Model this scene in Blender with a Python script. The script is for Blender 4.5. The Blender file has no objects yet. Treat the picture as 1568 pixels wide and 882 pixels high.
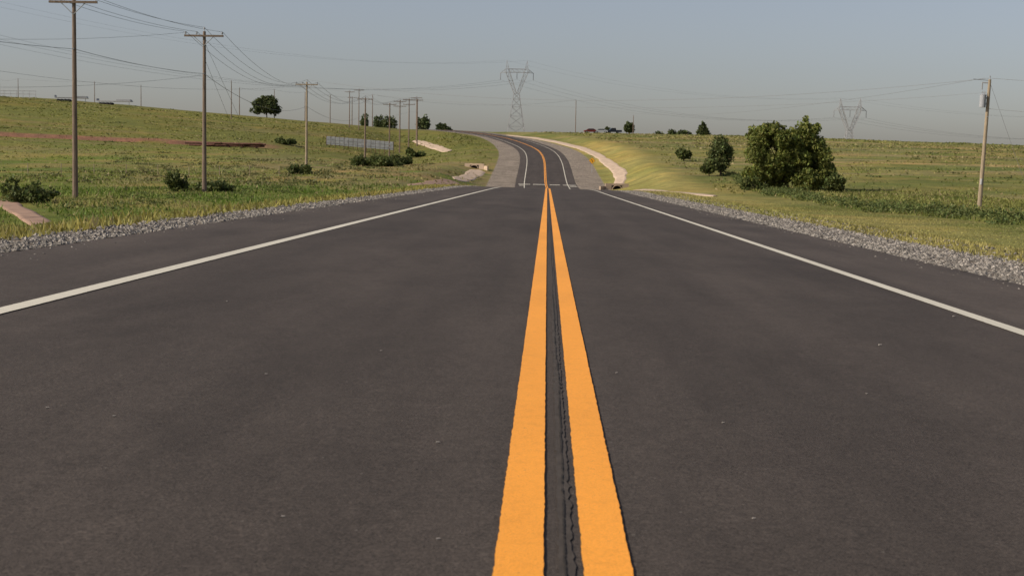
import bpy, math, numpy as np
from mathutils import Matrix, Vector
R=math.radians
rng=np.random.default_rng(7)
scene=bpy.context.scene
COL=scene.collection

# ------------------------------------------------------------ noise + terrain profiles
_tab=np.random.default_rng(3).random((256,256))
def vn(x,y):
    x=np.asarray(x,float); y=np.asarray(y,float)
    xi=np.floor(x).astype(int); yi=np.floor(y).astype(int)
    fx=x-xi; fy=y-yi; fx=fx*fx*(3-2*fx); fy=fy*fy*(3-2*fy)
    g=lambda a,b:_tab[a%256,b%256]
    return (g(xi,yi)*(1-fx)+g(xi+1,yi)*fx)*(1-fy)+(g(xi,yi+1)*(1-fx)+g(xi+1,yi+1)*fx)*fy
def fbm(x,y,o=4):
    s=0;a=.5;t=0
    for i in range(o):
        s=s+a*vn(x*2**i+17.3*i,y*2**i+9.1*i); t+=a; a*=.55
    return s/t
def sstep(a,b,x):
    t=np.clip((np.asarray(x,float)-a)/(b-a),0,1); return t*t*(3-2*t)
_ys=np.arange(-200,3201.)
def prof(pts,sig=7):
    v=np.interp(_ys,[p[0] for p in pts],[p[1] for p in pts])
    k=np.exp(-.5*(np.arange(-30,31)/sig)**2); k/=k.sum()
    v2=np.convolve(np.pad(v,30,mode='edge'),k,'valid')
    return lambda Y:np.interp(Y,_ys,v2)
Zr=prof([(-200,0),(98,0),(120,-.2),(150,-.95),(178,-1.3),(200,-1.15),(215,-.6),(240,1.2),(265,3.1),(288,4.64),(312,6.1),(340,7.6),(370,9.3),(405,11.2),(440,12.9),(480,14.8),(520,16.5),(560,17.8),(600,18.4),(700,18.4),(1000,16),(3200,10)],5)
Xr=prof([(-200,0),(205,0),(215,-.3),(243,-.45),(265,-.58),(288,-1),(312,-1.95),(340,-4),(370,-7.5),(405,-12.3),(440,-18.4),(480,-27.8),(520,-38.4),(560,-51.7),(600,-68),(700,-115),(900,-220),(3200,-1300)],7)
BL=prof([(-200,-1.05),(60,-1.05),(110,-.85),(150,-.3),(190,.5),(230,2),(270,3.9),(300,5.8),(340,8.6),(380,11.6),(420,14),(480,16.2),(560,17.2),(700,17),(1000,14),(3200,8)],9)
BR=prof([(-200,-1.1),(60,-1.15),(115,-1.35),(150,-.95),(175,-.4),(200,1.0),(250,4),(300,7),(350,9.5),(420,13),(480,15.2),(530,15.6),(620,10),(700,4),(1000,3),(3200,3)],9)
SE=prof([(-200,.0275),(85,.0275),(125,0),(3200,0)],6)
WGL=prof([(-200,5.95),(70,6.0),(120,8.5),(200,8.8),(330,8.8),(420,6.4),(3200,6)],6)
WGR=prof([(-200,6.75),(80,6.95),(120,9.5),(200,9.0),(330,8.6),(420,6.6),(3200,6.2)],6)
WA=prof([(-200,5.07),(110,5.07),(140,5.0),(215,4.6),(3200,4.5)],5)
def roadz(Y,d): return Zr(Y)-SE(Y)*d
def ground(X,Y):
    X=np.asarray(X,float); Y=np.asarray(Y,float)
    d=X-Xr(Y); a=np.abs(d)
    wg=np.where(d<0,WGL(Y),WGR(Y))
    edge=roadz(Y,np.clip(d,-wg,wg))
    f=sstep(200,420,Y)
    left=BL(Y)+f*np.clip((-X-60)*.07,-1,7.5)-2.4*sstep(200,330,Y)*(1-sstep(400,470,Y))*np.exp(-((d+29)/11)**2)
    left=left-.25*np.exp(-((d+16)/3.5)**2)*(1-sstep(90,140,Y))
    left=left+.7*sstep(294.5,297,Y+0*X)*(1-sstep(300,330,Y))*sstep(-50,-58,X)
    right=BR(Y)-f*np.clip((X-60)*.018,0,6)-.5*sstep(190,240,Y)*(1-sstep(380,430,Y))*np.exp(-((d-12.5)/2.5)**2)
    far=np.where(d<0,left,right)
    amp=.10+.45*sstep(60,300,a)
    far=far+amp*(fbm(X/14.,Y/22.,3)-.5)*2*sstep(1,12,a-wg)
    t=sstep(0,9,a-wg)
    z=edge*(1-t)+far*t
    wa=WA(Y)
    z=z-.035*(1-sstep(wa-.1,wa+.15,a))-.02
    z=z+.03*(fbm(X*1.3,Y*1.3)-.5)*sstep(.1,.8,a-wa)*(1-sstep(100,160,Y))
    return z
def gz(x,y): return float(ground(np.array([x]),np.array([y]))[0])

# ------------------------------------------------------------ mesh helpers
def np_mesh(name,V,F,mats,cols=None,attrs=None,smooth=False,midx=None):
    V=np.asarray(V,np.float32); F=np.asarray(F,np.int32); k=F.shape[1]
    me=bpy.data.meshes.new(name)
    me.vertices.add(len(V)); me.vertices.foreach_set('co',V.ravel())
    me.loops.add(F.size); me.loops.foreach_set('vertex_index',F.ravel())
    me.polygons.add(len(F)); me.polygons.foreach_set('loop_start',np.arange(0,F.size,k,dtype=np.int32))
    for m in mats: me.materials.append(m)
    if midx is not None: me.polygons.foreach_set('material_index',np.asarray(midx,np.int32))
    me.polygons.foreach_set('use_smooth',np.full(len(F),smooth))
    if cols is not None:
        at=me.attributes.new('Col','FLOAT_COLOR','POINT')
        c=np.ones((len(V),4),np.float32); c[:,:3]=cols; at.data.foreach_set('color',c.ravel())
    for n,a in (attrs or {}).items():
        at=me.attributes.new(n,'FLOAT','POINT'); at.data.foreach_set('value',np.asarray(a,np.float32))
    me.update(calc_edges=True); me.validate()
    ob=bpy.data.objects.new(name,me); COL.objects.link(ob); return ob

class MB:
    def __init__(s): s.v=[];s.f=[];s.m=[]
    def box(s,c,h,mi=0,rot=None,taper=1.0):
        b=len(s.v)
        for z in(-1,1):
            k=taper if z>0 else 1
            for x,y in((-1,-1),(1,-1),(1,1),(-1,1)):
                p=Vector((x*h[0]*k,y*h[1]*k,z*h[2]))
                if rot is not None: p=rot@p
                s.v.append((c[0]+p.x,c[1]+p.y,c[2]+p.z))
        for f in((3,2,1,0),(4,5,6,7),(0,1,5,4),(1,2,6,5),(2,3,7,6),(3,0,4,7)):
            s.f.append([b+i for i in f]); s.m.append(mi)
    def tube(s,p,q,r0,r1=None,n=8,mi=0,cap=True):
        if r1 is None:r1=r0
        p=Vector(p);q=Vector(q);d=(q-p).normalized()
        u=d.orthogonal().normalized();w=d.cross(u);b=len(s.v)
        for c,r in((p,r0),(q,r1)):
            for i in range(n):
                a=2*math.pi*i/n; s.v.append(tuple(c+u*(r*math.cos(a))+w*(r*math.sin(a))))
        for i in range(n):
            j=(i+1)%n; s.f.append([b+i,b+j,b+n+j,b+n+i]); s.m.append(mi)
        if cap:
            s.f.append([b+i for i in range(n)][::-1]); s.m.append(mi)
            s.f.append([b+n+i for i in range(n)]); s.m.append(mi)
    def poly(s,pts,mi=0):
        b=len(s.v); s.v+= [tuple(p) for p in pts]; s.f.append(list(range(b,b+len(pts)))); s.m.append(mi)
    def prism(s,outline,axis_vec,mi=0):
        b=len(s.v);n=len(outline);a=Vector(axis_vec)
        s.v+=[tuple(p) for p in outline]; s.v+=[tuple(Vector(p)+a) for p in outline]
        s.f.append([b+i for i in range(n)][::-1]);s.m.append(mi)
        s.f.append([b+n+i for i in range(n)]);s.m.append(mi)
        for i in range(n):
            j=(i+1)%n; s.f.append([b+i,b+j,b+n+j,b+n+i]);s.m.append(mi)
    def make(s,name,mats,loc=(0,0,0),rotz=0,smooth=False,parent=None):
        me=bpy.data.meshes.new(name); me.from_pydata(s.v,[],s.f)
        for m in mats: me.materials.append(m)
        me.polygons.foreach_set('material_index',s.m)
        if smooth: me.polygons.foreach_set('use_smooth',[True]*len(s.f))
        me.update()
        ob=bpy.data.objects.new(name,me); COL.objects.link(ob)
        ob.location=loc; ob.rotation_euler=(0,0,rotz)
        if parent: ob.parent=parent
        return ob

# ------------------------------------------------------------ materials
def nmat(name):
    m=bpy.data.materials.new(name); m.use_nodes=True; nt=m.node_tree
    return m,nt,nt.nodes['Principled BSDF']
def N(nt,t,**k):
    n=nt.nodes.new(t)
    for a,b in k.items(): setattr(n,a,b)
    return n
def math_(nt,op,a,b=None,clamp=False):
    n=nt.nodes.new('ShaderNodeMath'); n.operation=op; n.use_clamp=clamp
    for i,x in enumerate((a,b)):
        if x is None: continue
        if isinstance(x,(int,float)): n.inputs[i].default_value=x
        else: nt.links.new(x,n.inputs[i])
    return n.outputs[0]
def mapr(nt,x,a,b,c,d):
    n=nt.nodes.new('ShaderNodeMapRange'); nt.links.new(x,n.inputs[0])
    for i,v in enumerate((a,b,c,d)): n.inputs[i+1].default_value=v
    return n.outputs[0]
def mix(nt,f,a,b,mode='MIX'):
    n=nt.nodes.new('ShaderNodeMix'); n.data_type='RGBA'; n.blend_type=mode
    def s(i,x):
        if isinstance(x,(int,float)): n.inputs[i].default_value=x
        elif isinstance(x,tuple): n.inputs[i].default_value=(*x,1)
        else: nt.links.new(x,n.inputs[i])
    s(0,f); s(6,a); s(7,b); return n.outputs[2]
def noise(nt,scale,detail=4,rough=.55,stretch=None,dist=0):
    tc=nt.nodes.new('ShaderNodeTexCoord'); v=tc.outputs['Object']
    if stretch:
        mp=nt.nodes.new('ShaderNodeMapping'); mp.inputs['Scale'].default_value=stretch
        nt.links.new(v,mp.inputs[0]); v=mp.outputs[0]
    n=nt.nodes.new('ShaderNodeTexNoise'); n.inputs['Scale'].default_value=scale
    n.inputs['Detail'].default_value=detail; n.inputs['Roughness'].default_value=rough; n.inputs['Distortion'].default_value=dist
    nt.links.new(v,n.inputs['Vector']); return n.outputs[0]
def scale_col(nt,c,f):
    n=nt.nodes.new('ShaderNodeVectorMath'); n.operation='SCALE'
    if isinstance(c,tuple): n.inputs[0].default_value=c
    else: nt.links.new(c,n.inputs[0])
    nt.links.new(f,n.inputs['Scale']); return n.outputs[0]
def bump(nt,p,h,strength,dist):
    b=nt.nodes.new('ShaderNodeBump'); b.inputs['Strength'].default_value=strength; b.inputs['Distance'].default_value=dist
    nt.links.new(h,b.inputs['Height']); nt.links.new(b.outputs[0],p.inputs['Normal'])
def simple(name,col,rough=.8,var=.25,scale=6,metal=0,spec=.3,stretch=None):
    m,nt,p=nmat(name)
    n=noise(nt,scale,5,.6,stretch)
    nt.links.new(scale_col(nt,col,mapr(nt,n,.3,.7,1-var,1+var)),p.inputs['Base Color'])
    p.inputs['Roughness'].default_value=rough; p.inputs['Metallic'].default_value=metal
    p.inputs['Specular IOR Level'].default_value=spec
    return m
def leafmat(name,trans=.25):
    m,nt,p=nmat(name)
    a=N(nt,'ShaderNodeAttribute',attribute_name='Col')
    nt.links.new(a.outputs['Color'],p.inputs['Base Color'])
    p.inputs['Roughness'].default_value=.65; p.inputs['Specular IOR Level'].default_value=.25
    tr=N(nt,'ShaderNodeBsdfTranslucent'); nt.links.new(a.outputs['Color'],tr.inputs[0])
    mx=N(nt,'ShaderNodeMixShader'); mx.inputs[0].default_value=trans
    nt.links.new(p.outputs[0],mx.inputs[1]); nt.links.new(tr.outputs[0],mx.inputs[2])
    nt.links.new(mx.outputs[0],nt.nodes['Material Output'].inputs[0]); return m

M_leaf=leafmat('foliage'); M_grass=leafmat('grass_blades',.35)
M_bark=simple('bark',(.09,.07,.05),.9,.4,5)
M_wood=simple('weathered_pole_wood',(.17,.125,.095),.85,.35,3,stretch=(6,6,.5))
M_woodl=simple('pale_pole_wood',(.29,.23,.16),.85,.3,3,stretch=(6,6,.5))
M_cer=simple('ceramic_insulator',(.25,.25,.26),.35,.1)
M_steel=simple('galvanised_steel',(.36,.36,.37),.6,.12,1,metal=.1)
M_wire=simple('aluminium_wire',(.13,.13,.135),.6,.05)
M_conc=simple('channel_concrete',(.45,.34,.25),.9,.28,.8)
M_concr=simple('reddish_concrete',(.29,.185,.13),.9,.35,1.2)
M_dark=simple('painted_opening_shade',(.01,.01,.01),.95,.1)  # near-black colour painted in for the shade inside the culvert openings
M_rust=simple('rusty_steel',(.12,.055,.04),.85,.4,3)
M_whitem=simple('white_metal',(.36,.36,.37),.5,.12,2)
M_panel=simple('panel_grey_metal',(.28,.29,.30),.6,.25,1.5)
M_glass=simple('car_glass',(.02,.025,.03),.1,.05,spec=.6)
M_rub=simple('rubber',(.02,.02,.02),.85,.1)
M_red=simple('red_paint',(.17,.03,.025),.35,.08)
M_grey=simple('silver_paint',(.30,.31,.33),.35,.08)
M_navy=simple('dark_paint',(.03,.035,.05),.3,.08)
M_sy=simple('sign_yellow',(.70,.33,.02),.45,.04)
M_sb=simple('sign_black',(.015,.015,.015),.5,.05)

# terrain material
M_ter,nt,p=nmat('grass_and_gravel')
at=N(nt,'ShaderNodeAttribute',attribute_name='Col')
gr=N(nt,'ShaderNodeAttribute',attribute_name='grav')
n1=noise(nt,.35,6,.65); n2=noise(nt,3.5,6,.7); n3=noise(nt,.05,6,.6); n4=noise(nt,22,4,.7); n5=noise(nt,.7,5,.7,(.6,1,1))
f=math_(nt,'MULTIPLY',mapr(nt,n1,.3,.7,.76,1.24),mapr(nt,n2,.25,.75,.66,1.34))
f=math_(nt,'MULTIPLY',f,mapr(nt,n4,.25,.75,.7,1.3))
f=math_(nt,'MULTIPLY',f,mapr(nt,n5,.32,.68,.82,1.18))
gc=scale_col(nt,at.outputs['Color'],f)
gc=mix(nt,mapr(nt,n3,.45,.62,0,.6),gc,mix(nt,1.0,gc,(1.4,1.12,1.0),'MULTIPLY'))
gc=mix(nt,mapr(nt,n1,.54,.7,0,.5),gc,mix(nt,1.0,gc,(1.45,1.15,.95),'MULTIPLY'))
gc=mix(nt,mapr(nt,n5,.56,.66,0,.4),gc,mix(nt,1.0,gc,(.6,.72,.6),'MULTIPLY'))
vo=N(nt,'ShaderNodeTexVoronoi'); vo.inputs['Scale'].default_value=18
tc=N(nt,'ShaderNodeTexCoord'); nt.links.new(tc.outputs['Object'],vo.inputs['Vector'])
sepc=N(nt,'ShaderNodeSeparateColor'); nt.links.new(vo.outputs['Color'],sepc.inputs[0])
gv=scale_col(nt,(.225,.188,.152),math_(nt,'MULTIPLY',mapr(nt,sepc.outputs[0],0,1,.35,1.65),math_(nt,'MULTIPLY',mapr(nt,n2,.3,.7,.55,1.45),mapr(nt,n1,.3,.7,.72,1.28))))
gm=math_(nt,'ADD',gr.outputs['Fac'],math_(nt,'MULTIPLY',math_(nt,'SUBTRACT',n2,.5),1.8))
gm=mapr(nt,gm,.40,.60,0,1)
nt.links.new(mix(nt,gm,gc,gv),p.inputs['Base Color'])
p.inputs['Roughness'].default_value=.95; p.inputs['Specular IOR Level'].default_value=.1
bump(nt,p,math_(nt,'ADD',n2,math_(nt,'MULTIPLY',n4,.4)),.9,.12)

# asphalt
M_asp,nt,p=nmat('asphalt')
ad=N(nt,'ShaderNodeAttribute',attribute_name='d').outputs['Fac']
s1=noise(nt,110,3,.85); s2=noise(nt,34,4,.75); s3=noise(nt,.8,5,.6,(1,.28,1),.4); s4=noise(nt,2.2,5,.65,(1,.05,1)); s5=noise(nt,8,5,.7,(1,.5,1)); s6=noise(nt,.35,4,.6,(1,.6,1),.8)
f=math_(nt,'MULTIPLY',mapr(nt,s1,.25,.75,.2,1.8),mapr(nt,s2,.3,.7,.76,1.24))
f=math_(nt,'MULTIPLY',f,mapr(nt,s3,.3,.7,.80,1.19))
f=math_(nt,'MULTIPLY',f,mapr(nt,s4,.3,.7,.88,1.12))
f=math_(nt,'MULTIPLY',f,mapr(nt,s5,.3,.7,.90,1.10))
f=math_(nt,'MULTIPLY',f,mapr(nt,s6,.32,.48,.82,1.0))
absd=math_(nt,'ABSOLUTE',ad)
f=math_(nt,'MULTIPLY',f,mapr(nt,absd,3.45,3.6,1.0,1.2))
wp=math_(nt,'COSINE',math_(nt,'MULTIPLY',absd,2*math.pi/1.7))
f=math_(nt,'MULTIPLY',f,mapr(nt,wp,-1,1,.955,1.045))
c=scale_col(nt,(.0610,.0492,.0415),f)
vs=N(nt,'ShaderNodeTexVoronoi'); vs.inputs['Scale'].default_value=26
tc=N(nt,'ShaderNodeTexCoord'); nt.links.new(tc.outputs['Object'],vs.inputs['Vector'])
ss=N(nt,'ShaderNodeSeparateColor'); nt.links.new(vs.outputs['Color'],ss.inputs[0])
spk=math_(nt,'MULTIPLY',math_(nt,'GREATER_THAN',ss.outputs[0],.95),math_(nt,'LESS_THAN',vs.outputs['Distance'],.13))
c=mix(nt,math_(nt,'MULTIPLY',spk,.4),c,(.2,.18,.16))
nt.links.new(c,p.inputs['Base Color'])
p.inputs['Roughness'].default_value=.8; p.inputs['Specular IOR Level'].default_value=.17
bump(nt,p,math_(nt,'ADD',s1,s2),.6,.005)

def paint(name,col,wear,under=(.06,.053,.05)):
    m,nt,p=nmat(name)
    a=noise(nt,140,3,.8); b=noise(nt,14,5,.7); c=noise(nt,1.3,3,.5,(1,.3,1))
    base=scale_col(nt,col,math_(nt,'MULTIPLY',mapr(nt,a,.25,.75,.74,1.2),math_(nt,'MULTIPLY',mapr(nt,b,.3,.7,.90,1.06),mapr(nt,c,.3,.7,.90,1.05))))
    w=math_(nt,'ADD',math_(nt,'MULTIPLY',a,.6),math_(nt,'MULTIPLY',b,.5))
    nt.links.new(mix(nt,mapr(nt,w,wear,wear+.05,0,.75),base,under),p.inputs['Base Color'])
    p.inputs['Roughness'].default_value=.6; p.inputs['Specular IOR Level'].default_value=.3
    bump(nt,p,a,.4,.004); return m
M_yel=paint('yellow_road_paint',(.90,.36,.04),.65)
M_wht=paint('white_road_paint',(.60,.56,.46),.66)
M_crk=simple('joint_crack',(.022,.018,.015),.95,.4,40)
M_seal=simple('joint_sealed_strip',(.052,.042,.035),.9,.3,30,stretch=(1,.3,1))

# ------------------------------------------------------------ terrain sheet
dpos=list(np.arange(0,10.01,.25))
x=10.
st=.3
while x<3000:
    st=min(st*1.055,200) if x>160 else min(st*1.04,2.6)
    x+=st; dpos.append(x)
dpos=np.array(dpos); D=np.concatenate([-dpos[::-1],dpos[1:]])
Ysm=[-30.]
while Ysm[-1]<3000:
    y=Ysm[-1]; Ysm.append(y+(.5 if y<60 else 1 if y<130 else 1.6 if y<560 else min(8+(y-560)*.1,120)))
Ysm=np.array(Ysm)
DD,YY=np.meshgrid(D,Ysm); XX=Xr(YY)+DD
ZZ=ground(XX,YY)
def gcolor(X,Y):
    d=X-Xr(Y); a=np.abs(d)
    n=fbm(X/9.,Y/16.)[...,None]; n2=fbm(X/40.+5,Y/60.)[...,None]; n3=fbm(X/2.5,Y/4.)[...,None]
    cl=np.array([.112,.145,.028]); cl2=np.array([.190,.175,.056]); 
    hill=np.array([.130,.135,.034]); verge=np.array([.250,.222,.074]); fr=np.array([.178,.170,.054]); fr2=np.array([.122,.138,.036]); fr3=np.array([.24,.19,.098])
    S=lambda a_,b_,v:sstep(a_,b_,v)[...,None]
    L=cl*(1-S(.42,.68,n[...,0]))+cl2*S(.42,.68,n[...,0])
    L=L*(1-S(250,300,Y))+hill*S(250,300,Y)
    band=S(.5,.66,fbm(X/60.+8,Y/7.))*S(150,220,Y)*.55; L=L*(1-band)+np.array([.18,.150,.062])*band
    L=L*(.82+.36*n2)
    tanp=S(-75,-35,X)*S(120,150,Y)*(1-S(250,300,Y))*.75*S(.38,.6,n3[...,0])
    L=L*(1-tanp)+np.array([.19,.15,.075])*tanp
    v=(1-S(0,2.4,a-WGL(Y)))*.7*(1-S(150,200,Y)); L=L*(1-v)+verge*v
    yy=Y+3*(n3[...,0]-.5)+3*(n[...,0]-.5)
    dirt=S(293.6,294.6,yy)*(1-S(297.0,298.2,yy))*(1-S(-60,-52,X))*S(-260,-200,X)
    L=L*(1-.85*dirt)+np.array([.20,.10,.075])*.85*dirt
    Rr=fr*(1-S(.4,.65,n[...,0]))+fr2*S(.4,.65,n[...,0])
    k=S(.5,.68,fbm(X/45.+3,Y/5.))*S(120,200,Y)*.7; Rr=Rr*(1-k)+fr3*k
    k=S(.52,.7,fbm(X/30.+13,Y/8.+4))*S(150,220,Y)*.5; Rr=Rr*(1-k)+np.array([.075,.095,.03])*k
    Rr=Rr*(.85+.3*n2)
    vg=(1-S(17,22,a+3*(n3[...,0]-.5)))*(1-S(330,420,Y)); vc=verge*(.72+.55*n3)
    vc=vc*(1-.4*S(.45,.65,n[...,0]))+np.array([.14,.16,.04])*.4*S(.45,.65,n[...,0])
    Rr=Rr*(1-vg)+vc*vg
    return np.where(d[...,None]<0,L,Rr)
C=gcolor(XX,YY)
aD=np.abs(DD); wg=np.where(DD<0,WGL(YY),WGR(YY))
G=1-sstep(-.35,.45,aD-wg)
nr,nc=XX.shape
idx=np.arange(nr*nc).reshape(nr,nc)
F=np.stack([idx[:-1,:-1],idx[:-1,1:],idx[1:,1:],idx[1:,:-1]],-1).reshape(-1,4)
np_mesh('ground',np.stack([XX,YY,ZZ],-1).reshape(-1,3),F,[M_ter],cols=C.reshape(-1,3),attrs={'grav':G.ravel()},smooth=True)

# ------------------------------------------------------------ road + markings
Yr=Ysm[Ysm<1200]
frac=np.linspace(-1,1,13)
rows=[];dv=[]
for y in Yr:
    w=float(WA(y)); 
    jl=.05*(fbm(y*1.7,3.)-.5)*2; jr=.05*(fbm(y*1.7,40.)-.5)*2
    ds=[-(w+.06+jl)]+list(frac*w+np.where(frac<0,-jl,jr)*np.abs(frac)**8)+[w+.06+jr]
    for i,d in enumerate(ds):
        z=roadz(y,d)+(-.09 if i in(0,14) else 0)
        rows.append((float(Xr(y))+d,y,float(z))); dv.append(d)
nn=15; idx=np.arange(len(Yr)*nn).reshape(len(Yr),nn)
F=np.stack([idx[:-1,:-1],idx[:-1,1:],idx[1:,1:],idx[1:,:-1]],-1).reshape(-1,4)
np_mesh('road',rows,F,[M_asp],attrs={'d':dv},smooth=False)

def ribbon(name,ya,yb,dc,w,zoff,mat,jit=.0009,fine=.03,wj=0):
    ys=[ya]
    while ys[-1]<yb:
        y=ys[-1]; ys.append(y+max(fine,y*.004) if y<60 else y+ (0.5 if y<130 else 1.6))
    ys=np.array(ys); r=np.random.default_rng(int(abs(dc)*1000)+5)
    fo=np.clip(12/np.maximum(ys,1),.2,1)
    l=dc-w/2+jit*r.normal(size=len(ys))*fo+.0016*(fbm(ys*3,ys*0+dc)-.5)
    rr=dc+w/2+jit*r.normal(size=len(ys))*fo+.0016*(fbm(ys*3,ys*0+dc+9)-.5)
    if wj>0:
        off=.010*(fbm(ys*.5,ys*0+2.,2)-.5)*2+.004*(fbm(ys*7,ys*0+8.)-.5)*2
        hw=np.maximum(w/2*(.25+1.7*fbm(ys*5,ys*0+30.)**1.5)+wj*r.normal(size=len(ys)),.0004)
        l=dc+off-hw; rr=dc+off+hw
    V=np.concatenate([np.stack([Xr(ys)+l,ys,roadz(ys,l)+zoff],-1),np.stack([Xr(ys)+rr,ys,roadz(ys,rr)+zoff],-1)])
    k=len(ys);i=np.arange(k-1)
    return np_mesh(name,V,np.stack([i,i+k,i+k+1,i+1],-1),[mat])
YW=.120; GP=.096
ribbon('yellow_road_line',-5,1100,-(GP+YW)/2,YW,.006,M_yel)
ribbon('yellow_road_line',-5,1100,(GP+YW)/2,YW,.006,M_yel)
ribbon('white_edge_line',-5,1100,-3.27,.13,.006,M_wht)
ribbon('white_edge_line',-5,1100,3.27,.13,.006,M_wht)
ribbon('road_joint_strip',-5,118,.008,.036,.0035,M_seal,jit=.003)
ribbon('road_joint_crack',-5,118,.008,.0048,.0065,M_crk,wj=.0009,fine=.012)
b=MB()
for x0,x1,y in((-4.4,-2.6,214),(-2.2,-.4,214),(.3,1.9,213.6),(2.3,4.2,213.3),(-4.2,-3.4,211),(3.3,4.4,210)):
    b.poly([(x0,y,float(roadz(y,0))+.02),(x1,y,float(roadz(y,0))+.02),(x1,y+1.1,float(roadz(y+1.1,0))+.02),(x0,y+1.1,float(roadz(y+1.1,0))+.02)])
b.make('intersection_marking',[M_wht])

# ------------------------------------------------------------ gravel stones (one object)
def stones(n,dl,dr,y0,y1,s0,s1,seed):
    r=np.random.default_rng(seed)
    Y=y0*(y1/y0)**r.random(n)
    d=dl+(dr-dl)*r.random(n)
    X=Xr(Y)+d; s=(s0+(s1-s0)*r.random(n)**2)*(1+Y/90)
    return X,Y,s
parts=[stones(12000,-6.0,-5.07,9,110,.010,.032,1),stones(20000,5.07,6.85,10,110,.010,.034,2),
       stones(1100,-7.0,-6.0,9,80,.010,.024,3),stones(2500,6.8,8.4,10,90,.010,.03,4),
       stones(160,-5.07,-4.5,6,60,.006,.014,5),stones(200,4.6,5.07,8,60,.006,.015,6)]
X=np.concatenate([q[0] for q in parts]);Y=np.concatenate([q[1] for q in parts]);S=np.concatenate([q[2] for q in parts])
ad_=np.abs(X-Xr(Y)); Z=np.where(ad_<WA(Y)+.02,roadz(Y,X-Xr(Y)),ground(X,Y))+S*.15
n=len(X)
oct_=np.array([(1,0,0),(0,1,0),(-1,0,0),(0,-1,0),(0,0,1),(0,0,-1)],float)
of=np.array([(0,1,4),(1,2,4),(2,3,4),(3,0,4),(1,0,5),(2,1,5),(3,2,5),(0,3,5)])
ang=rng.random(n)*6.283; ca,sa=np.cos(ang),np.sin(ang)
P=oct_[None]*(1+.7*(rng.random((n,6,1))-.5))*S[:,None,None]*np.array([1.25,.9,.7])
P=np.stack([P[...,0]*ca[:,None]-P[...,1]*sa[:,None],P[...,0]*sa[:,None]+P[...,1]*ca[:,None],P[...,2]],-1)+np.stack([X,Y,Z],-1)[:,None]
F=(of[None]+6*np.arange(n)[:,None,None]).reshape(-1,3)
sh=(.085+.23*rng.random(n)**1.4)[:,None]*np.array([1.0,.90,.79])
M_stone,nt,p=nmat('gravel_stone'); a=N(nt,'ShaderNodeAttribute',attribute_name='Col')
nt.links.new(scale_col(nt,a.outputs['Color'],mapr(nt,noise(nt,60,3,.6),.3,.7,.8,1.2)),p.inputs['Base Color']); p.inputs['Roughness'].default_value=.9
np_mesh('gravel',P.reshape(-1,3),F,[M_stone],cols=np.repeat(sh,6,0))
b=MB()
for px,py,s in((-1.9,5.2,.005),(-1.62,5.1,.004),(-.42,4.9,.005),(-.9,7.3,.005),(-.75,3.75,.004),(-.32,3.6,.004),(.55,4.0,.004),(2.0,8.7,.008),(1.45,6.6,.004),(.66,5.6,.004),(-1.3,6.3,.005),(.3,6.9,.004),(3.1,11,.007),(-2.2,9.5,.005)):
    z=float(roadz(py,px))
    b.tube((px-s*1.3,py,z+s*.5),(px+s*1.2,py+s*.4,z+s*.6),s*.8,s*.5,6)
b.make('pebbles',[simple('pale_pebble',(.3,.27,.24),.9,.1)])

# ------------------------------------------------------------ grass blades (one object)
def blades(n,dl,dr,y0,y1,h0,h1,seed,colf,w=.012,pw=1.0,clump=0,uni=False):
    r=np.random.default_rng(seed)
    Y=(y0+(y1-y0)*r.random(n)) if uni else y0*(y1/y0)**(r.random(n)**pw)
    d=dl+(dr-dl)*r.random(n); X=Xr(Y)+d
    if clump:
        k=fbm(X*clump,Y*clump*.7)>.48+.1*r.normal(size=n); X=X[k];Y=Y[k]
    k=(X/Y>-.45)&(X/Y<.42)
    # bare strip where the near drainage channel runs
    k&=~(np.abs(X-np.interp(Y,[47,79],[-16.2,-30.5]))<np.where((Y>45)&(Y<81),1.0,-1))
    k&=~(np.abs(X-np.interp(Y,[146,166,192],[17.5,13.5,11.0]))<np.where((Y>144)&(Y<194),1.8,-1))
    X=X[k];Y=Y[k]; n=len(X)
    Z=ground(X,Y); h=(h0+(h1-h0)*r.random(n)**1.6)*(.6+.8*fbm(X*.5,Y*.5))
    a=r.random(n)*6.283; ww=w*(1+Y/22)*(.6+.8*r.random(n))
    lx=h*.45*r.normal(size=n); ly=h*.45*r.normal(size=n)
    V=np.empty((n,3,3)); V[:,0]=np.stack([X-ww*np.cos(a),Y-ww*np.sin(a),Z-.02],-1); V[:,1]=np.stack([X+ww*np.cos(a),Y+ww*np.sin(a),Z-.02],-1)
    V[:,2]=np.stack([X+lx,Y+ly,Z+h],-1)
    c=gcolor(X,Y)*colf*(.7+.6*r.random((n,1)))
    straw=r.random(n)<.09; c[straw]=np.array([.32,.26,.13])*(.7+.5*r.random((straw.sum(),1)))
    return V,c
one=np.array([1.,1,1])
B=[blades(60000,-13,-5.9,10,120,.02,.09,11,one*1.35),
   blades(50000,-34,-12,28,125,.03,.11,12,one*1.3),
   blades(9000,-34,-14,34,150,.12,.38,13,np.array([.9,1.1,.8]),clump=.3),
   blades(50000,6.6,23,15,130,.015,.05,14,one*1.4),
   blades(8000,6.7,9,15,130,.02,.09,16,one*1.3),
   blades(40000,24,50,60,175,.08,.32,15,np.array([1.15,1.25,1.05])),
   blades(5000,-6.8,-5.8,10,120,.05,.18,17,np.array([1.3,1.2,1.0]),clump=1.2),
   blades(14000,-60,-30,70,190,.08,.28,18,np.array([1.3,1.3,1.1]),clump=.2),
   blades(26000,-150,-10,140,430,.1,.35,19,np.array([1.3,1.3,1.2]),w=.018,clump=.12,uni=True),
   blades(32000,20,170,150,470,.1,.38,20,np.array([1.3,1.3,1.2]),w=.018,clump=.12,uni=True)]
V=np.concatenate([q[0] for q in B]);c=np.concatenate([q[1] for q in B])
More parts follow.
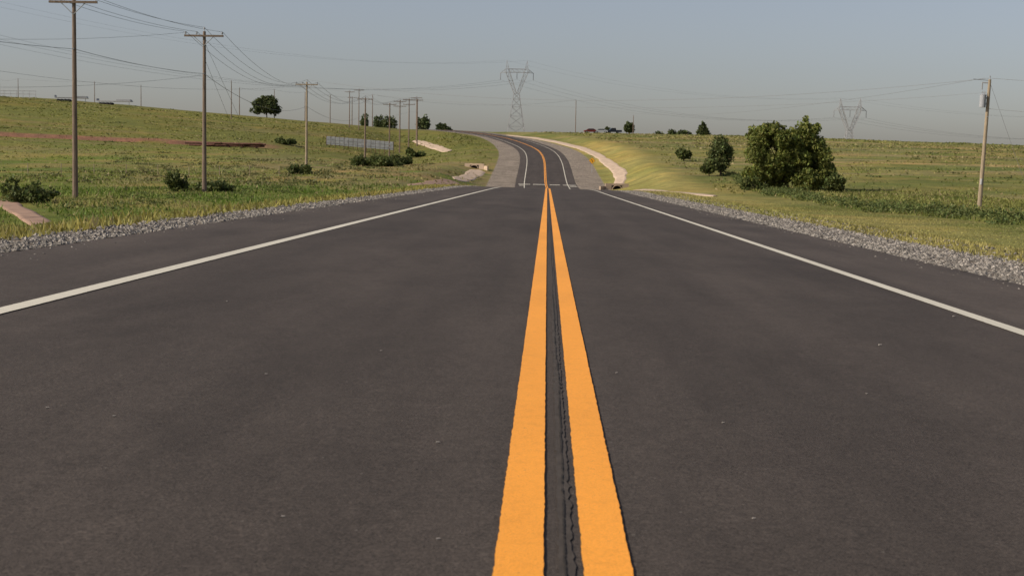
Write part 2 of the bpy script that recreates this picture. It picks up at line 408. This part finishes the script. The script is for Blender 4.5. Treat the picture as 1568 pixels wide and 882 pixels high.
np_mesh('grass',V.reshape(-1,3),np.arange(len(V)*3).reshape(-1,3),[M_grass],cols=np.repeat(c,3,0))

# ------------------------------------------------------------ foliage
def leaves(lobes,n,size,r,col,colv=.35,fill=.25):
    L=np.array([l[:6] for l in lobes],float)
    wt=(L[:,3]*L[:,4]+L[:,3]*L[:,5]); wt/=wt.sum()
    k=r.choice(len(L),n,p=wt)
    v=r.normal(size=(n,3)); v/=np.linalg.norm(v,axis=1)[:,None]
    rad=.72+.36*r.random(n)**.8; ins=r.random(n)<fill; rad[ins]=r.random(ins.sum())*.8
    ph=np.sin(v[:,0]*7+k*1.7)+np.sin(v[:,1]*6+k*2.3)+np.sin(v[:,2]*8+k*.9)
    rad*=1+.11*ph
    P=L[k,:3]+v*L[k,3:6]*rad[:,None]
    q1=r.normal(size=(n,3)); q1/=np.linalg.norm(q1,axis=1)[:,None]
    q2=np.cross(q1,r.normal(size=(n,3))); q2/=np.linalg.norm(q2,axis=1)[:,None]
    s=size*(.5+r.random(n))[:,None]
    V=np.stack([P-q1*s,P+q2*s*.6,P+q1*s,P-q2*s*.6],1)
    lobev=(.8+.4*r.random(len(L)))[k]
    C=np.array(col)*(lobev*(1-colv/2+colv*r.random(n)))[:,None]*(1+.12*np.maximum(ph,-1))[:,None]
    C[:,0]*=(.85+.35*r.random(n))
    return V,C
def plant(name,x,y,h,w,n,size,col,seed,trunk=.22,nl=9,shape='round',depth=None,lobes=None):
    r=np.random.default_rng(seed); z0=gz(x,y)
    e=bpy.data.objects.new(name,None); COL.objects.link(e); e.location=(x,y,z0); e.empty_display_size=.5
    t0=h*trunk; b=MB(); dp=depth or w*.85
    if lobes is None:
        lobes=[]
        for i in range(nl):
            if shape=='cone':
                t=(i+.5)/nl; zz=t0+(h-t0)*t*.95; rr=w/2*(1-t*.85)
                lobes.append((r.normal()*w*.04,r.normal()*w*.04,zz,rr,rr,(h-t0)/nl*1.1))
            elif shape=='scrub':
                lr=w*(.10+.13*r.random()); lz=h*(.15+.3*r.random())
                lobes.append(((r.random()-.5)*(w-lr),(r.random()-.5)*(dp-lr),lz*.7+h*.25*r.random(),lr,lr,lz))
            else:
                a=6.283*i/nl+r.random(); t=.15+.85*r.random(); ring=math.sqrt(max(.05,1-(t*.95)**2))*(.45+.5*r.random())
                lr=w*(.15+.10*r.random()); lz=min(h-t0,h)*(.18+.12*r.random())
                cx=math.cos(a)*ring*(w/2-lr*.6); cy=math.sin(a)*ring*(dp/2-lr*.6)
                zz=t0+(h-t0-lz*1.7)*t+lz*.75
                lobes.append((cx,cy,zz,lr,lr,lz))
        if shape=='round': lobes.append((0,0,t0+(h-t0)*.45,w*.27,dp*.27,(h-t0)*.36))
    V,C=leaves(lobes,n,size,r,col)
    V[...,2]=np.maximum(V[...,2],.03)
    f=np_mesh('foliage',V.reshape(-1,3),np.arange(n*4).reshape(-1,4),[M_leaf],cols=np.repeat(C,4,0)); f.parent=e
    tr=max(.04,h*.026)
    b.tube((0,0,-.2),(0,0,t0+.05*h),tr,tr*.75,7); b.tube((0,0,t0+.05*h),(w*.02,0,h*.6),tr*.75,tr*.15,6)
    for l in lobes[:10]: 
        b.tube((0,0,t0*.8+.02*h),(l[0]*.8,l[1]*.8,l[2]),tr*.5,tr*.12,5)
    b.make('trunk',[M_bark],parent=e)
    return e
GD=(.060,.078,.026); GM=(.085,.105,.03)
r=np.random.default_rng(77); big=[]
for (cx,cz,rw,rz_) in ((-3.3,5.9,1.7,1.8),(-1.6,6.6,1.9,1.7),(-4.2,4.1,1.4,1.6),(-2.6,3.4,2.0,2.0),(-4.0,1.7,1.4,1.5),(-1.6,1.6,1.9,1.6),(.2,4.9,2.0,2.0),(.1,6.1,1.3,1.3),(.2,2.2,2.0,1.9),(2.0,6.3,1.5,1.8),(3.2,5.4,1.5,1.6),(2.2,3.6,2.1,1.8),(4.0,3.7,1.4,1.6),(4.3,2.0,1.3,1.2),(2.8,1.5,2.0,1.5),(4.8,1.0,.9,1.0),(1.1,5.9,1.1,1.2),(-2.0,7.6,.9,.7),(-3.4,7.4,.7,.6),(2.8,7.3,.8,.9),(2.3,7.9,.5,.5)):
    for k in range(3):
        q=.52+.3*r.random()
        big.append((cx+r.normal()*.5,(k-1)*1.7+r.normal()*.5,cz+r.normal()*.35,rw*q,rw*q,rz_*q))
plant('oak_tree',29.1,174,8.3,10.4,42000,.18,(.115,.135,.030),21,.06,15,lobes=big)
plant('shrub',33.7,168,2.2,2.8,2400,.16,GM,25,.03,9)
plant('shrub',24.4,171,2.0,2.4,1600,.16,GM,26,.03,9,'scrub')
plant('cedar_tree',24.7,205,5.6,4.0,6500,.16,(.075,.095,.03),27,.04,14)
plant('shrub',22.9,203,2.4,3.0,1800,.16,GM,28,.03,7)
plant('shrub',23.2,245,2.4,3.4,2000,.18,GM,29,.03,8)
plant('small_tree',27.5,490,4.2,4.6,1500,.4,GD,31,.1,8)
plant('cedar_tree',51.5,478,4.4,4.6,1500,.36,GD,32,.05,8,'cone')
plant('small_tree',20.5,500,2.8,2.6,700,.35,GD,33,.1,6)
plant('oak_tree',-94.5,478,7.4,10.6,4500,.42,GD,34,.10,14)
plant('small_tree',-43.5,590,9.6,9.0,2800,.5,GD,35,.12,10)
plant('small_tree',-37,600,6.5,6,1500,.5,GD,36,.1,8)
for i,(x,y,h,w,sh_) in enumerate(((-27.6,75,1.4,2.3,'scrub'),(-28.6,79,.9,2.2,'scrub'),(-28.2,108,1.9,1.5,'scrub'),(-26.2,111,.9,3.0,'scrub'),(-32.4,186,1.5,2.8,'scrub'),(-30.2,240,2.3,5.6,'scrub'),(-26.8,238,1.8,4.6,'scrub'),(-28.5,262,2.2,6.6,'scrub'),(-55.8,303,1.6,4.2,'scrub'),(-29.5,320,2.0,4,'scrub'))):
    plant('shrub',x,y,h,w,int(900+420*w),.075+.0004*y,(.078,.100,.028),50+i,.03,12,sh_)

# distant tree line - one object
r=np.random.default_rng(5); VV=[];CC=[]
for (x0,x1,y,hh) in ((-73,-58,560,4.5),(-52,-46,560,4.5),(-34,-20,610,5.0),(120,150,540,1.6),(40,52,520,2.5),(176,210,560,3)):
    m=int(abs(x1-x0)/2.2)+1
    lob=[]
    for i in range(m):
        x=x0+(x1-x0)*r.random(); z=gz(x,y); h=hh*(.4+.7*r.random())
        lob.append((x,y+r.normal()*3,z+h*.5,1.3+r.random(),1.5,h*.6))
    v,c=leaves(lob,300*m,.45,r,GD); VV.append(v);CC.append(c)
V=np.concatenate(VV);C=np.concatenate(CC)
np_mesh('distant_treeline',V.reshape(-1,3),np.arange(len(V)*4).reshape(-1,4),[M_leaf],cols=np.repeat(C,4,0))

# roadside weeds - one object
r=np.random.default_rng(9); lob=[];
for i in range(280):
    y=72+136*r.random()**1.1; x=26.4+r.normal()*1.2+(y-120)*.002
    h=.25+.65*r.random()**1.5; lob.append((x,y,gz(x,y)+h*.4,.35+.6*r.random(),.6+.6*r.random(),h*.65))
v1,c1=leaves(lob,36000,.08,r,(.095,.12,.034),fill=.4)
lob=[]
for i in range(100):
    y=60+90*r.random(); x=-20-12*r.random(); h=.12+.4*r.random()**2
    lob.append((x,y,gz(x,y)+h*.2,.3+.6*r.random(),.4+.5*r.random(),h*.6))
v2,c2=leaves(lob,11000,.05,r,(.095,.12,.032),fill=.4)
lob=[]
for i in range(220):
    y=130+120*r.random(); x=-20-50*r.random(); h=.15+.5*r.random()**2
    lob.append((x,y,gz(x,y)+h*.2,.6+.9*r.random(),.6+.9*r.random(),h*.6))
v3,c3=leaves(lob,12000,.12,r,(.13,.135,.05),fill=.4)
lob=[]
for i in range(70):
    y=180+280*r.random(); x=30+140*r.random(); h=.2+.4*r.random()**2
    lob.append((x,y,gz(x,y)+h*.05,.6+1.8*r.random(),.6+1.2*r.random(),h*.6))
for i in range(50):
    y=250+220*r.random(); x=-45-130*r.random(); h=.2+.4*r.random()**2
    lob.append((x,y,gz(x,y)+h*.05,.5+1.4*r.random(),.6+1.2*r.random(),h*.6))
v4,c4=leaves(lob,6000,.18,r,(.11,.125,.042),fill=.4)
V=np.concatenate([v1,v2,v3,v4]);C=np.concatenate([c1,c2,c3,c4])
np_mesh('weeds',V.reshape(-1,3),np.arange(len(V)*4).reshape(-1,4),[M_leaf],cols=np.repeat(C,4,0))

# ------------------------------------------------------------ concrete drainage channels
def channel(name,pts,w,mat,off=.06):
    pts=np.array(pts,float); seg=np.concatenate([[0],np.cumsum(np.hypot(*np.diff(pts,axis=0).T))])
    s=np.arange(0,seg[-1],1.); X=np.interp(s,seg,pts[:,0]); Y=np.interp(s,seg,pts[:,1])
    k=np.ones(9)/9; X=np.convolve(np.pad(X,4,mode='edge'),k,'valid'); Y=np.convolve(np.pad(Y,4,mode='edge'),k,'valid')
    tx=np.gradient(X);ty=np.gradient(Y);L=np.hypot(tx,ty); nx=-ty/L; ny=tx/L
    cs=np.linspace(-1,1,9); V=[]
    ww=w/2*(1+.6*(fbm(s*.15,s*0+1.,3)-.5))*np.clip(np.minimum(s,s[-1]-s)/6+.2,.2,1)
    for c in cs:
        jj=.25*(fbm(s*.6,s*0+c*9+20,2)-.5)*(abs(c)==1)
        px=X+nx*(c*ww+jj); py=Y+ny*(c*ww+jj)
        V.append(np.stack([px,py,ground(px,py)+off-(.25 if abs(c)==1 else 0)],-1))
    V=np.stack(V,1); m=len(s); idx=np.arange(m*9).reshape(m,9)
    F=np.stack([idx[:-1,:-1],idx[:-1,1:],idx[1:,1:],idx[1:,:-1]],-1).reshape(-1,4)
    return np_mesh(name,V.reshape(-1,3),F,[mat],smooth=True)
channel('drainage_channel',[(-16.2,47),(-20.5,56),(-25.5,67),(-30.5,79)],1.5,M_concr,.05)
channel('drainage_channel',[(-14,148),(-13.6,170),(-13,200)],3.4,M_concr,.08)
channel('drainage_channel',[(-13.2,204),(-12.2,222),(-11.6,243)],3.0,M_conc,.08)
channel('drainage_channel',[(-22.5,325),(-28,355),(-38,405)],3.2,M_conc,.12)
channel('drainage_channel',[(17.5,146),(13.5,166),(11.0,192)],3.0,M_conc,.07)
channel('drainage_channel',[(9.6,205),(11.4,222),(12,238),(11.2,262),(10.2,290),(7.6,330),(2.5,368),(-4,405),(-13,440)],2.4,M_conc,.10)
def culvert(x,y,rz):
    b=MB()
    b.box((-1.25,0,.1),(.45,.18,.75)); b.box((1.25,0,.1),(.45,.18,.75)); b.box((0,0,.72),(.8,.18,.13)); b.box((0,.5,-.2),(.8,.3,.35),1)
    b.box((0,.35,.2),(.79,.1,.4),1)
    for i in range(12):
        a=math.pi*i/12; a2=math.pi*(i+1)/12
        b.tube((.68*math.cos(a),-.22,.0+.58*math.sin(a)),(.68*math.cos(a2),-.22,.58*math.sin(a2)),.06,.06,6)
    b.box((-2.2,-.6,-.05),(.12,.9,.5),0,Matrix.Rotation(-.6,3,'Z')); b.box((2.2,-.6,-.05),(.12,.9,.5),0,Matrix.Rotation(.6,3,'Z'))
    b.make('culvert_headwall',[M_conc,M_dark],(x,y,gz(x,y)-.05),rz)
culvert(9.9,204,.15); culvert(-12.6,245,-.2)

# ------------------------------------------------------------ utility poles
def upole(x,y,h,arm=True,xf=False,lean=0,mat=None,r0=.16,lz=0,arms=1,az=0.):
    b=MB(); b.tube((0,0,-.5),(0,0,h),r0,r0*.62,10,0)
    if arm:
        for k in range(arms):
            za=h-.35-k*1.1
            b.box((0,-.15,za),(1.5,.06,.07),0)
            b.tube((-.75,-.15,za-.05),(0,-.12,za-.75),.025,.025,5,2); b.tube((.75,-.15,za-.05),(0,-.12,za-.75),.025,.025,5,2)
            for ix in(-1.4,-.55,1.4):
                b.tube((ix,-.15,za+.06),(ix,-.15,za+.16),.03,.03,6,2); b.tube((ix,-.15,za+.16),(ix,-.15,za+.2),.08,.08,8,1)
                b.tube((ix,-.15,za+.21),(ix,-.15,za+.30),.06,.045,8,1)
    b.tube((0,0,h),(0,0,h+.25),.03,.03,6,2); b.tube((0,0,h+.2),(0,0,h+.32),.07,.04,8,1)
    b.tube((0,-.12,h-3.2),(0,-.2,h-3.2),.06,.05,8,1)
    if xf:
        b.tube((-.48,-.1,h-2.4),(-.48,-.1,h-1.35),.27,.27,14,3); b.tube((-.48,-.1,h-1.35),(-.48,-.1,h-1.28),.29,.2,14,3)
        b.tube((-.55,-.1,h-1.28),(-.55,-.1,h-1.02),.05,.03,8,1); b.tube((-.38,-.1,h-1.28),(-.38,-.1,h-1.02),.05,.03,8,1)
        b.box((-.2,0,h-1.6),(.12,.05,.05),2); b.box((-.2,0,h-2.1),(.12,.05,.05),2)
        b.box((-.3,0,h-.3),(.35,.05,.05),2); b.tube((-.6,0,h-.35),(-.6,0,h-.9),.05,.05,8,1)
        b.tube((-.05,-.12,2.0),(-.05,-.12,2.5),.1,.1,8,2)
    o=b.make('utility_pole',[mat or M_wood,M_cer,M_steel,M_grey],(x,y,gz(x,y)+lz),az)
    o.rotation_euler=(0,lean,az); return o
poles=[(-33.5,34,12.2),(-29.4,88,12.35),(-26.4,109,12.2),(-32.1,189,12.1),(-34.7,270,12.3),(-35.4,318,11.8),(-35.2,338,12.4),(-34.8,356,12.6),(-34.2,372,12.2),(-36.5,395,12.4)]
for i,(x,y,h) in enumerate(poles): upole(x,y,h,mat=M_woodl if i in(3,) else None, arms=2 if i in(6,7) else 1,r0=.18)
b=MB()
def wire(p,q,sag,r=.016,n=16):
    p=Vector(p);q=Vector(q);pr=None
    for i in range(n+1):
        t=i/n; c=p.lerp(q,t); c.z-=sag*4*t*(1-t)
        if pr is not None: b.tube(pr,c,r,r,4,cap=False)
        pr=c
def att(pl,dx,dz): return (pl[0]+dx,pl[1],gz(pl[0],pl[1])+pl[2]+dz)
for a_,c_ in zip(poles[:-1],poles[1:]):
    L=math.hypot(a_[0]-c_[0],a_[1]-c_[1]); sg=L*L/80**2*1.7+.15
    for dx,dz in((-1.4,-.03),(-.55,-.03),(1.4,-.03),(0,.3)):
        wire(att(a_,dx,dz),att(c_,dx,dz),sg, .013 if a_[1]<150 else .018)
    wire(att(a_,0,-3.2),att(c_,0,-3.2),sg*.8,.017)
off=(-56,96,11.5); upole(*off,arm=True)
wire(att(off,0,0),att(poles[3],0,-.4),2.2,.013); wire(att(off,1.4,-.1),att(poles[2],-1.4,-.1),.9,.011); wire(att(off,0,-3.2),att(poles[2],0,-3.3),1.2,.011)
rp=(37.3,124,11.0); rpo=upole(*rp,arm=False,xf=True,lean=R(2.2),mat=M_woodl,r0=.20)
rt=(rp[0]+11*math.sin(R(2.2)),rp[1],gz(rp[0],rp[1])+11.1)
wire(att(poles[3],0,.3),rt,2.3,.014,30)
wire(att(poles[3],0,-.6),(rt[0],rt[1],rt[2]-1.2),2.0,.010,30)
rp2=(62,108,11.0); upole(*rp2,arm=False,lean=0); wire(rt,att(rp2,0,.3),.8); wire((rt[0],rt[1],rt[2]-2.6),att(rp2,0,-2.4),.8)
wire((rt[0],rt[1],rt[2]-.3),(rt[0]+3.6,rt[1]-2,gz(rt[0]+3.6,rt[1]-2)),0,.014)
wire((rt[0],rt[1],rt[2]-.2),(rt[0]-1.4,rt[1],rt[2]-.1),0,.03)
wire(att(poles[2],0,-.8),(poles[2][0]-1.6,poles[2][1]+34,gz(poles[2][0]-1.6,poles[2][1]+34)),0,.011)
wire(att(poles[2],0,-2),(poles[2][0]-2.2,poles[2][1]+30,gz(poles[2][0]-2.2,poles[2][1]+30)),0,.011)
hp=[(-90,404,10.8),(-102,470,9),(-92,478,9.5),(-82,480,9.6),(-73.5,480,9.4),(-67.2,488,9.6),(-58,470,10.5),(9,476,10.8),(28.5,482,6.2),(-205,530,8.5),(-198,530,9),(-168,526,8.0),(-149,520,8.0),(-60,430,11),(-56.5,425,12)]
for x,y,h in hp: upole(x,y,h,arm=(x in(-56.5,-60,-67.2)),r0=.15)
hs=sorted([q for q in hp if -125<q[0]<-50 and q[1]>460],key=lambda q:q[0])
for a_,c_ in zip(hs[:-1],hs[1:]): wire(att(a_,0,0),att(c_,0,0),.5,.025); 
wire(att((9,476,10.8),0,0),att(rp,0,.1),4,.014,24); wire(att((9,476,10.8),0,0),att((-58,470,10.5),0,0),2.5,.025,20)
hl=sorted([q for q in hp if q[0]<-140],key=lambda q:q[0])
for a_,c_ in zip(hl[:-1],hl[1:]): wire(att(a_,0,0),att(c_,0,0),.5,.025)

# ------------------------------------------------------------ transmission towers
def tower(x,y,zb,H=37.,rz=0.):
    t=MB(); s=H/37.
    def T(p,q,r=.11): t.tube(tuple(s*c for c in p),tuple(s*c for c in q),r,r,4,cap=False)
    def sq(w,z,dy=None): 
        dy=dy or w; return [(-w,-dy,z),(w,-dy,z),(w,dy,z),(-w,dy,z)]
    lv=[(4.6,0),(3.75,5),(2.95,10),(2.25,14.5),(1.7,18.2),(1.35,21)]
    for (w0,z0),(w1,z1) in zip(lv[:-1],lv[1:]):
        A=sq(w0,z0);B_=sq(w1,z1)
        for i in range(4):
            j=(i+1)%4; T(A[i],B_[i],.17); T(A[i],B_[j],.10); T(A[j],B_[i],.10); T(B_[i],B_[j],.09)
    for sg in(-1,1):
        pr=None
        for k in range(6):
            tt=k/5; z=21+10.2*tt; xi=sg*(.05+3.4*tt); xo=sg*(1.35+4.1*tt); dy=1.35-.35*tt
            cur=[(xi,-dy,z),(xo,-dy,z),(xo,dy,z),(xi,dy,z)]
            if pr:
                for i in range(4):
                    j=(i+1)%4; T(pr[i],cur[i],.15); T(pr[i],cur[j],.08); T(cur[i],cur[j],.07)
            pr=cur
        pk=(sg*5.0,0,37.)
        for c in pr: T(c,pk,.13)
        mid=[tuple(a*.5+c*.5 for a,c in zip(q,pk)) for q in pr]
        for i in range(4): T(mid[i],mid[(i+1)%4],.07); T(pr[i],mid[(i+1)%4],.07)
        tip=(sg*8.0,0,30.9)
        for q in((sg*4.6,-1,31.2),(sg*4.6,1,31.2)): T(q,tip,.13)
        for q in((sg*5.1,-.6,33.),(sg*5.1,.6,33.)): T(q,tip,.13)
        T((sg*6.3,-.5,31.05),(sg*6.3,0,32.1),.07);T((sg*5.4,-.8,31.1),(sg*6.3,0,32.1),.07)
    for dy in(-1,1):
        T((-4.6,dy,31.2),(4.6,dy,31.2),.13); T((-4.4,dy,32.8),(4.4,dy,32.8),.12)
        xs=np.linspace(-4.6,4.6,9)
        for i in range(8): T((xs[i],dy,31.2 if i%2 else 32.8),(xs[i+1],dy,32.8 if i%2 else 31.2),.08)
    for xx in(-8.,0,8.):
        z1=30.9 if xx else 31.2
        t.tube((xx*s,0,z1*s),(xx*s,0,(z1-3.4)*s),.12,.12,6,1)
        for k in range(6): t.tube((xx*s,0,(z1-.4-.5*k)*s),(xx*s,0,(z1-.55-.5*k)*s),.2,.16,6,1)
    t.make('transmission_tower',[M_steel,M_cer],(x,y,zb),rz)
tw=[(-210,400,22,.55),(-15.8,700,19.2,.06),(149,712,4.2,.02),(330,745,3,0)]
for x,y,z,a in tw: tower(x,y,z,37.,a)
def ta(i,xx,z):
    x,y,zb,a=tw[i]; return (x+xx*math.cos(a),y+xx*math.sin(a),zb+z)
for i,sg in((0,14),(1,8),(2,8)):
    for xx,z in((-8,27.4),(0,27.6),(8,27.4),(-5,37),(5,37)):
        wire(ta(i,xx,z),ta(i+1,xx,z),sg if z<30 else sg*.8,.035 if z<30 else .02,36)
b.make('power_lines',[M_wire])

# ------------------------------------------------------------ curve warning sign
b=MB(); b.box((0,.05,1.0),(.035,.03,1.1),2)
rt45=Matrix.Rotation(R(45),3,'Y')
b.box((0,0,2.05),(.40,.012,.40),1,rt45); b.box((0,-.017,2.05),(.375,.004,.375),0,rt45)
b.box((.06,-.026,1.9),(.035,.004,.15),1); b.box((.0,-.026,2.10),(.035,.004,.11),1,Matrix.Rotation(R(-40),3,'Y'))
b.poly([(-.20,-.031,2.16),(-.02,-.031,2.15),(-.10,-.031,2.30)],1)
b.make('curve_warning_sign',[M_sy,M_sb,M_steel],(7.5,243,gz(7.5,243)))

# ------------------------------------------------------------ vehicles
def car(x,y,rz,paint,kind='car'):
    e=bpy.data.objects.new('parked_'+kind,None); COL.objects.link(e); e.location=(x,y,gz(x,y)); e.rotation_euler=(0,0,rz)
    b=MB()
    if kind=='car':
        o=[(-2.2,.35),(-2.25,.8),(-1.5,.95),(-.8,1.42),(.9,1.45),(1.6,1.0),(2.2,.9),(2.25,.4)]
    else:
        o=[(-2.7,.5),(-2.7,1.05),(-1.4,1.15),(-.7,1.8),(.6,1.82),(.75,1.15),(2.7,1.15),(2.7,.5)]
    b.prism([(px,-.88,pz) for px,pz in o],(0,1.76,0)); b.make('body',[paint],parent=e)
    g=MB()
    if kind=='car': w=[(-1.25,.98),(-.72,1.36),(.82,1.38),(1.35,1.02)]
    else: w=[(-1.15,1.2),(-.62,1.72),(.5,1.74),(.6,1.2)]
    for sy in(-.9,.88): g.prism([(px,sy,pz) for px,pz in w],(0,.02,0))
    g.make('windows',[M_glass],parent=e)
    t=MB()
    for px in(-1.4,1.45):
        for sy in(-.95,.72): t.tube((px,sy,.34),(px,sy+.23,.34),.34,.34,14,0); 
        for sy in(-.97,.955): t.tube((px,sy,.34),(px,sy+.015,.34),.18,.18,10,1)
    t.make('wheels',[M_rub,M_grey],parent=e)
for x,y,a,pm,k in((14.0,474,.1,M_red,'car'),(17.5,474,-.1,M_grey,'car'),(21.6,476,.2,M_navy,'pickup_truck')):
    car(x,y,a,pm,k)
def trailer(x,y,L,rz):
    b=MB(); b.box((0,0,1.3),(L/2,1.2,.12)); b.box((L*.28,0,1.65),(L*.2,1.15,.2),1)
    for k in range(4): b.tube((-L*.4+k*1.1,-1.15,.45),(-L*.4+k*1.1,1.15,.45),.45,.45,12,2)
    b.tube((L*.42,0,0),(L*.42,0,1.2),.08,.08,6); b.box((-L/2,0,1.7),(.06,1.2,.4))
    b.make('flatbed_trailer',[M_whitem,M_grey,M_rub],(x,y,gz(x,y)-.1),rz)
trailer(-150,447,10,.1); trailer(-137,449,11,-.05)
b=MB()
for i in range(9):
    b.tube((i*2.,0,-.4),(i*2.,0,2.0),.08,.08,6)
for z in(1.95,1.0): b.tube((0,0,z),(16,0,z),.09,.09,6)
b.make('pipe_fence',[M_whitem],(-176,443,gz(-168,443)))
# pale panel barrier on the slope: straight top rail, posts run down to the ground
b=MB()
for i in range(16):
    x=-49.5+i*1.0; zt=8.75-.07*i; zb=gz(x,318)-.3
    b.box((x,0,(zt+zb)/2),(.05,.06,(zt-zb)/2),1)
    if i<15:
        zt=8.71-.07*(i+.5)
        for k in range(5): b.box((x+.5,-.1-(.05 if k%2 else 0),zt-.2-k*.37),(.46,.02,.17),0)
b.make('panel_barrier',[M_panel,M_rust],(0,318,0))
b=MB(); r=np.random.default_rng(2)
for i in range(16):
    xx=-7+14*r.random(); L=3+2.5*r.random(); row=i%3
    b.tube((xx-L/2,row*.5+r.normal()*.1,.3+.42*(i%2)),(xx+L/2,row*.5+r.normal()*.2,.32+.42*(i%2)+r.normal()*.08),.2,.2,10)
for k in range(6): b.box((-7+k*2.8,.5,.05),(.12,.9,.1))
b.make('rusty_pipe_stack',[M_rust],(-67,292,gz(-67,292)))
b=MB(); fp=[(-78+i*3.4,158+i*1.6) for i in range(14)]; pr=None
for x,y in fp:
    z=gz(x,y); b.tube((x,y,z-.3),(x,y,z+1.25),.05,.045,6)
    if pr:
        for hgt in(.4,.8,1.15): b.tube((pr[0],pr[1],pr[2]+hgt),(x,y,z+hgt),.006,.006,3,cap=False)
    pr=(x,y,z)
b.make('wire_fence',[M_woodl])

# ------------------------------------------------------------ camera
cam=bpy.data.cameras.new('camera'); co=bpy.data.objects.new('camera',cam); COL.objects.link(co)
cam.lens=50; cam.sensor_width=36; cam.clip_end=8000; cam.clip_start=.05
co.matrix_world=Matrix.Translation((-.057,0,.95))@Matrix.Rotation(R(1.34),4,'Z')@Matrix.Rotation(R(90-4.57),4,'X')@Matrix.Rotation(R(1.0),4,'Z')
cam.dof.use_dof=True; cam.dof.focus_distance=16; cam.dof.aperture_fstop=9
scene.camera=co

# ------------------------------------------------------------ light
el,rot=R(34),R(-108)
S=Vector((math.sin(rot)*math.cos(el),math.cos(rot)*math.cos(el),math.sin(el)))
sun=bpy.data.lights.new('sun','SUN'); so=bpy.data.objects.new('sun',sun); COL.objects.link(so)
sun.energy=4.8; sun.angle=R(.6); sun.color=(1,.90,.74)
so.rotation_euler=S.to_track_quat('Z','Y').to_euler()
w=bpy.data.worlds.new('World'); scene.world=w; w.use_nodes=True; nt=w.node_tree
sky=nt.nodes.new('ShaderNodeTexSky'); sky.sky_type='NISHITA'; sky.sun_disc=False
sky.sun_elevation=el; sky.sun_rotation=rot; sky.air_density=1.0; sky.dust_density=1.8; sky.ozone_density=1.8
hs=nt.nodes.new('ShaderNodeHueSaturation'); hs.inputs['Saturation'].default_value=.72
nt.links.new(sky.outputs[0],hs.inputs['Color']); bg=nt.nodes['Background']
mx=nt.nodes.new('ShaderNodeMix'); mx.data_type='RGBA'; mx.blend_type='MULTIPLY'; mx.inputs[0].default_value=1
nt.links.new(hs.outputs[0],mx.inputs[6]); mx.inputs[7].default_value=(1.03,.97,1.0,1)
nt.links.new(mx.outputs[2],bg.inputs[0]); bg.inputs[1].default_value=.102
scene.view_settings.view_transform='Standard'; scene.view_settings.look='None'; scene.view_settings.exposure=0
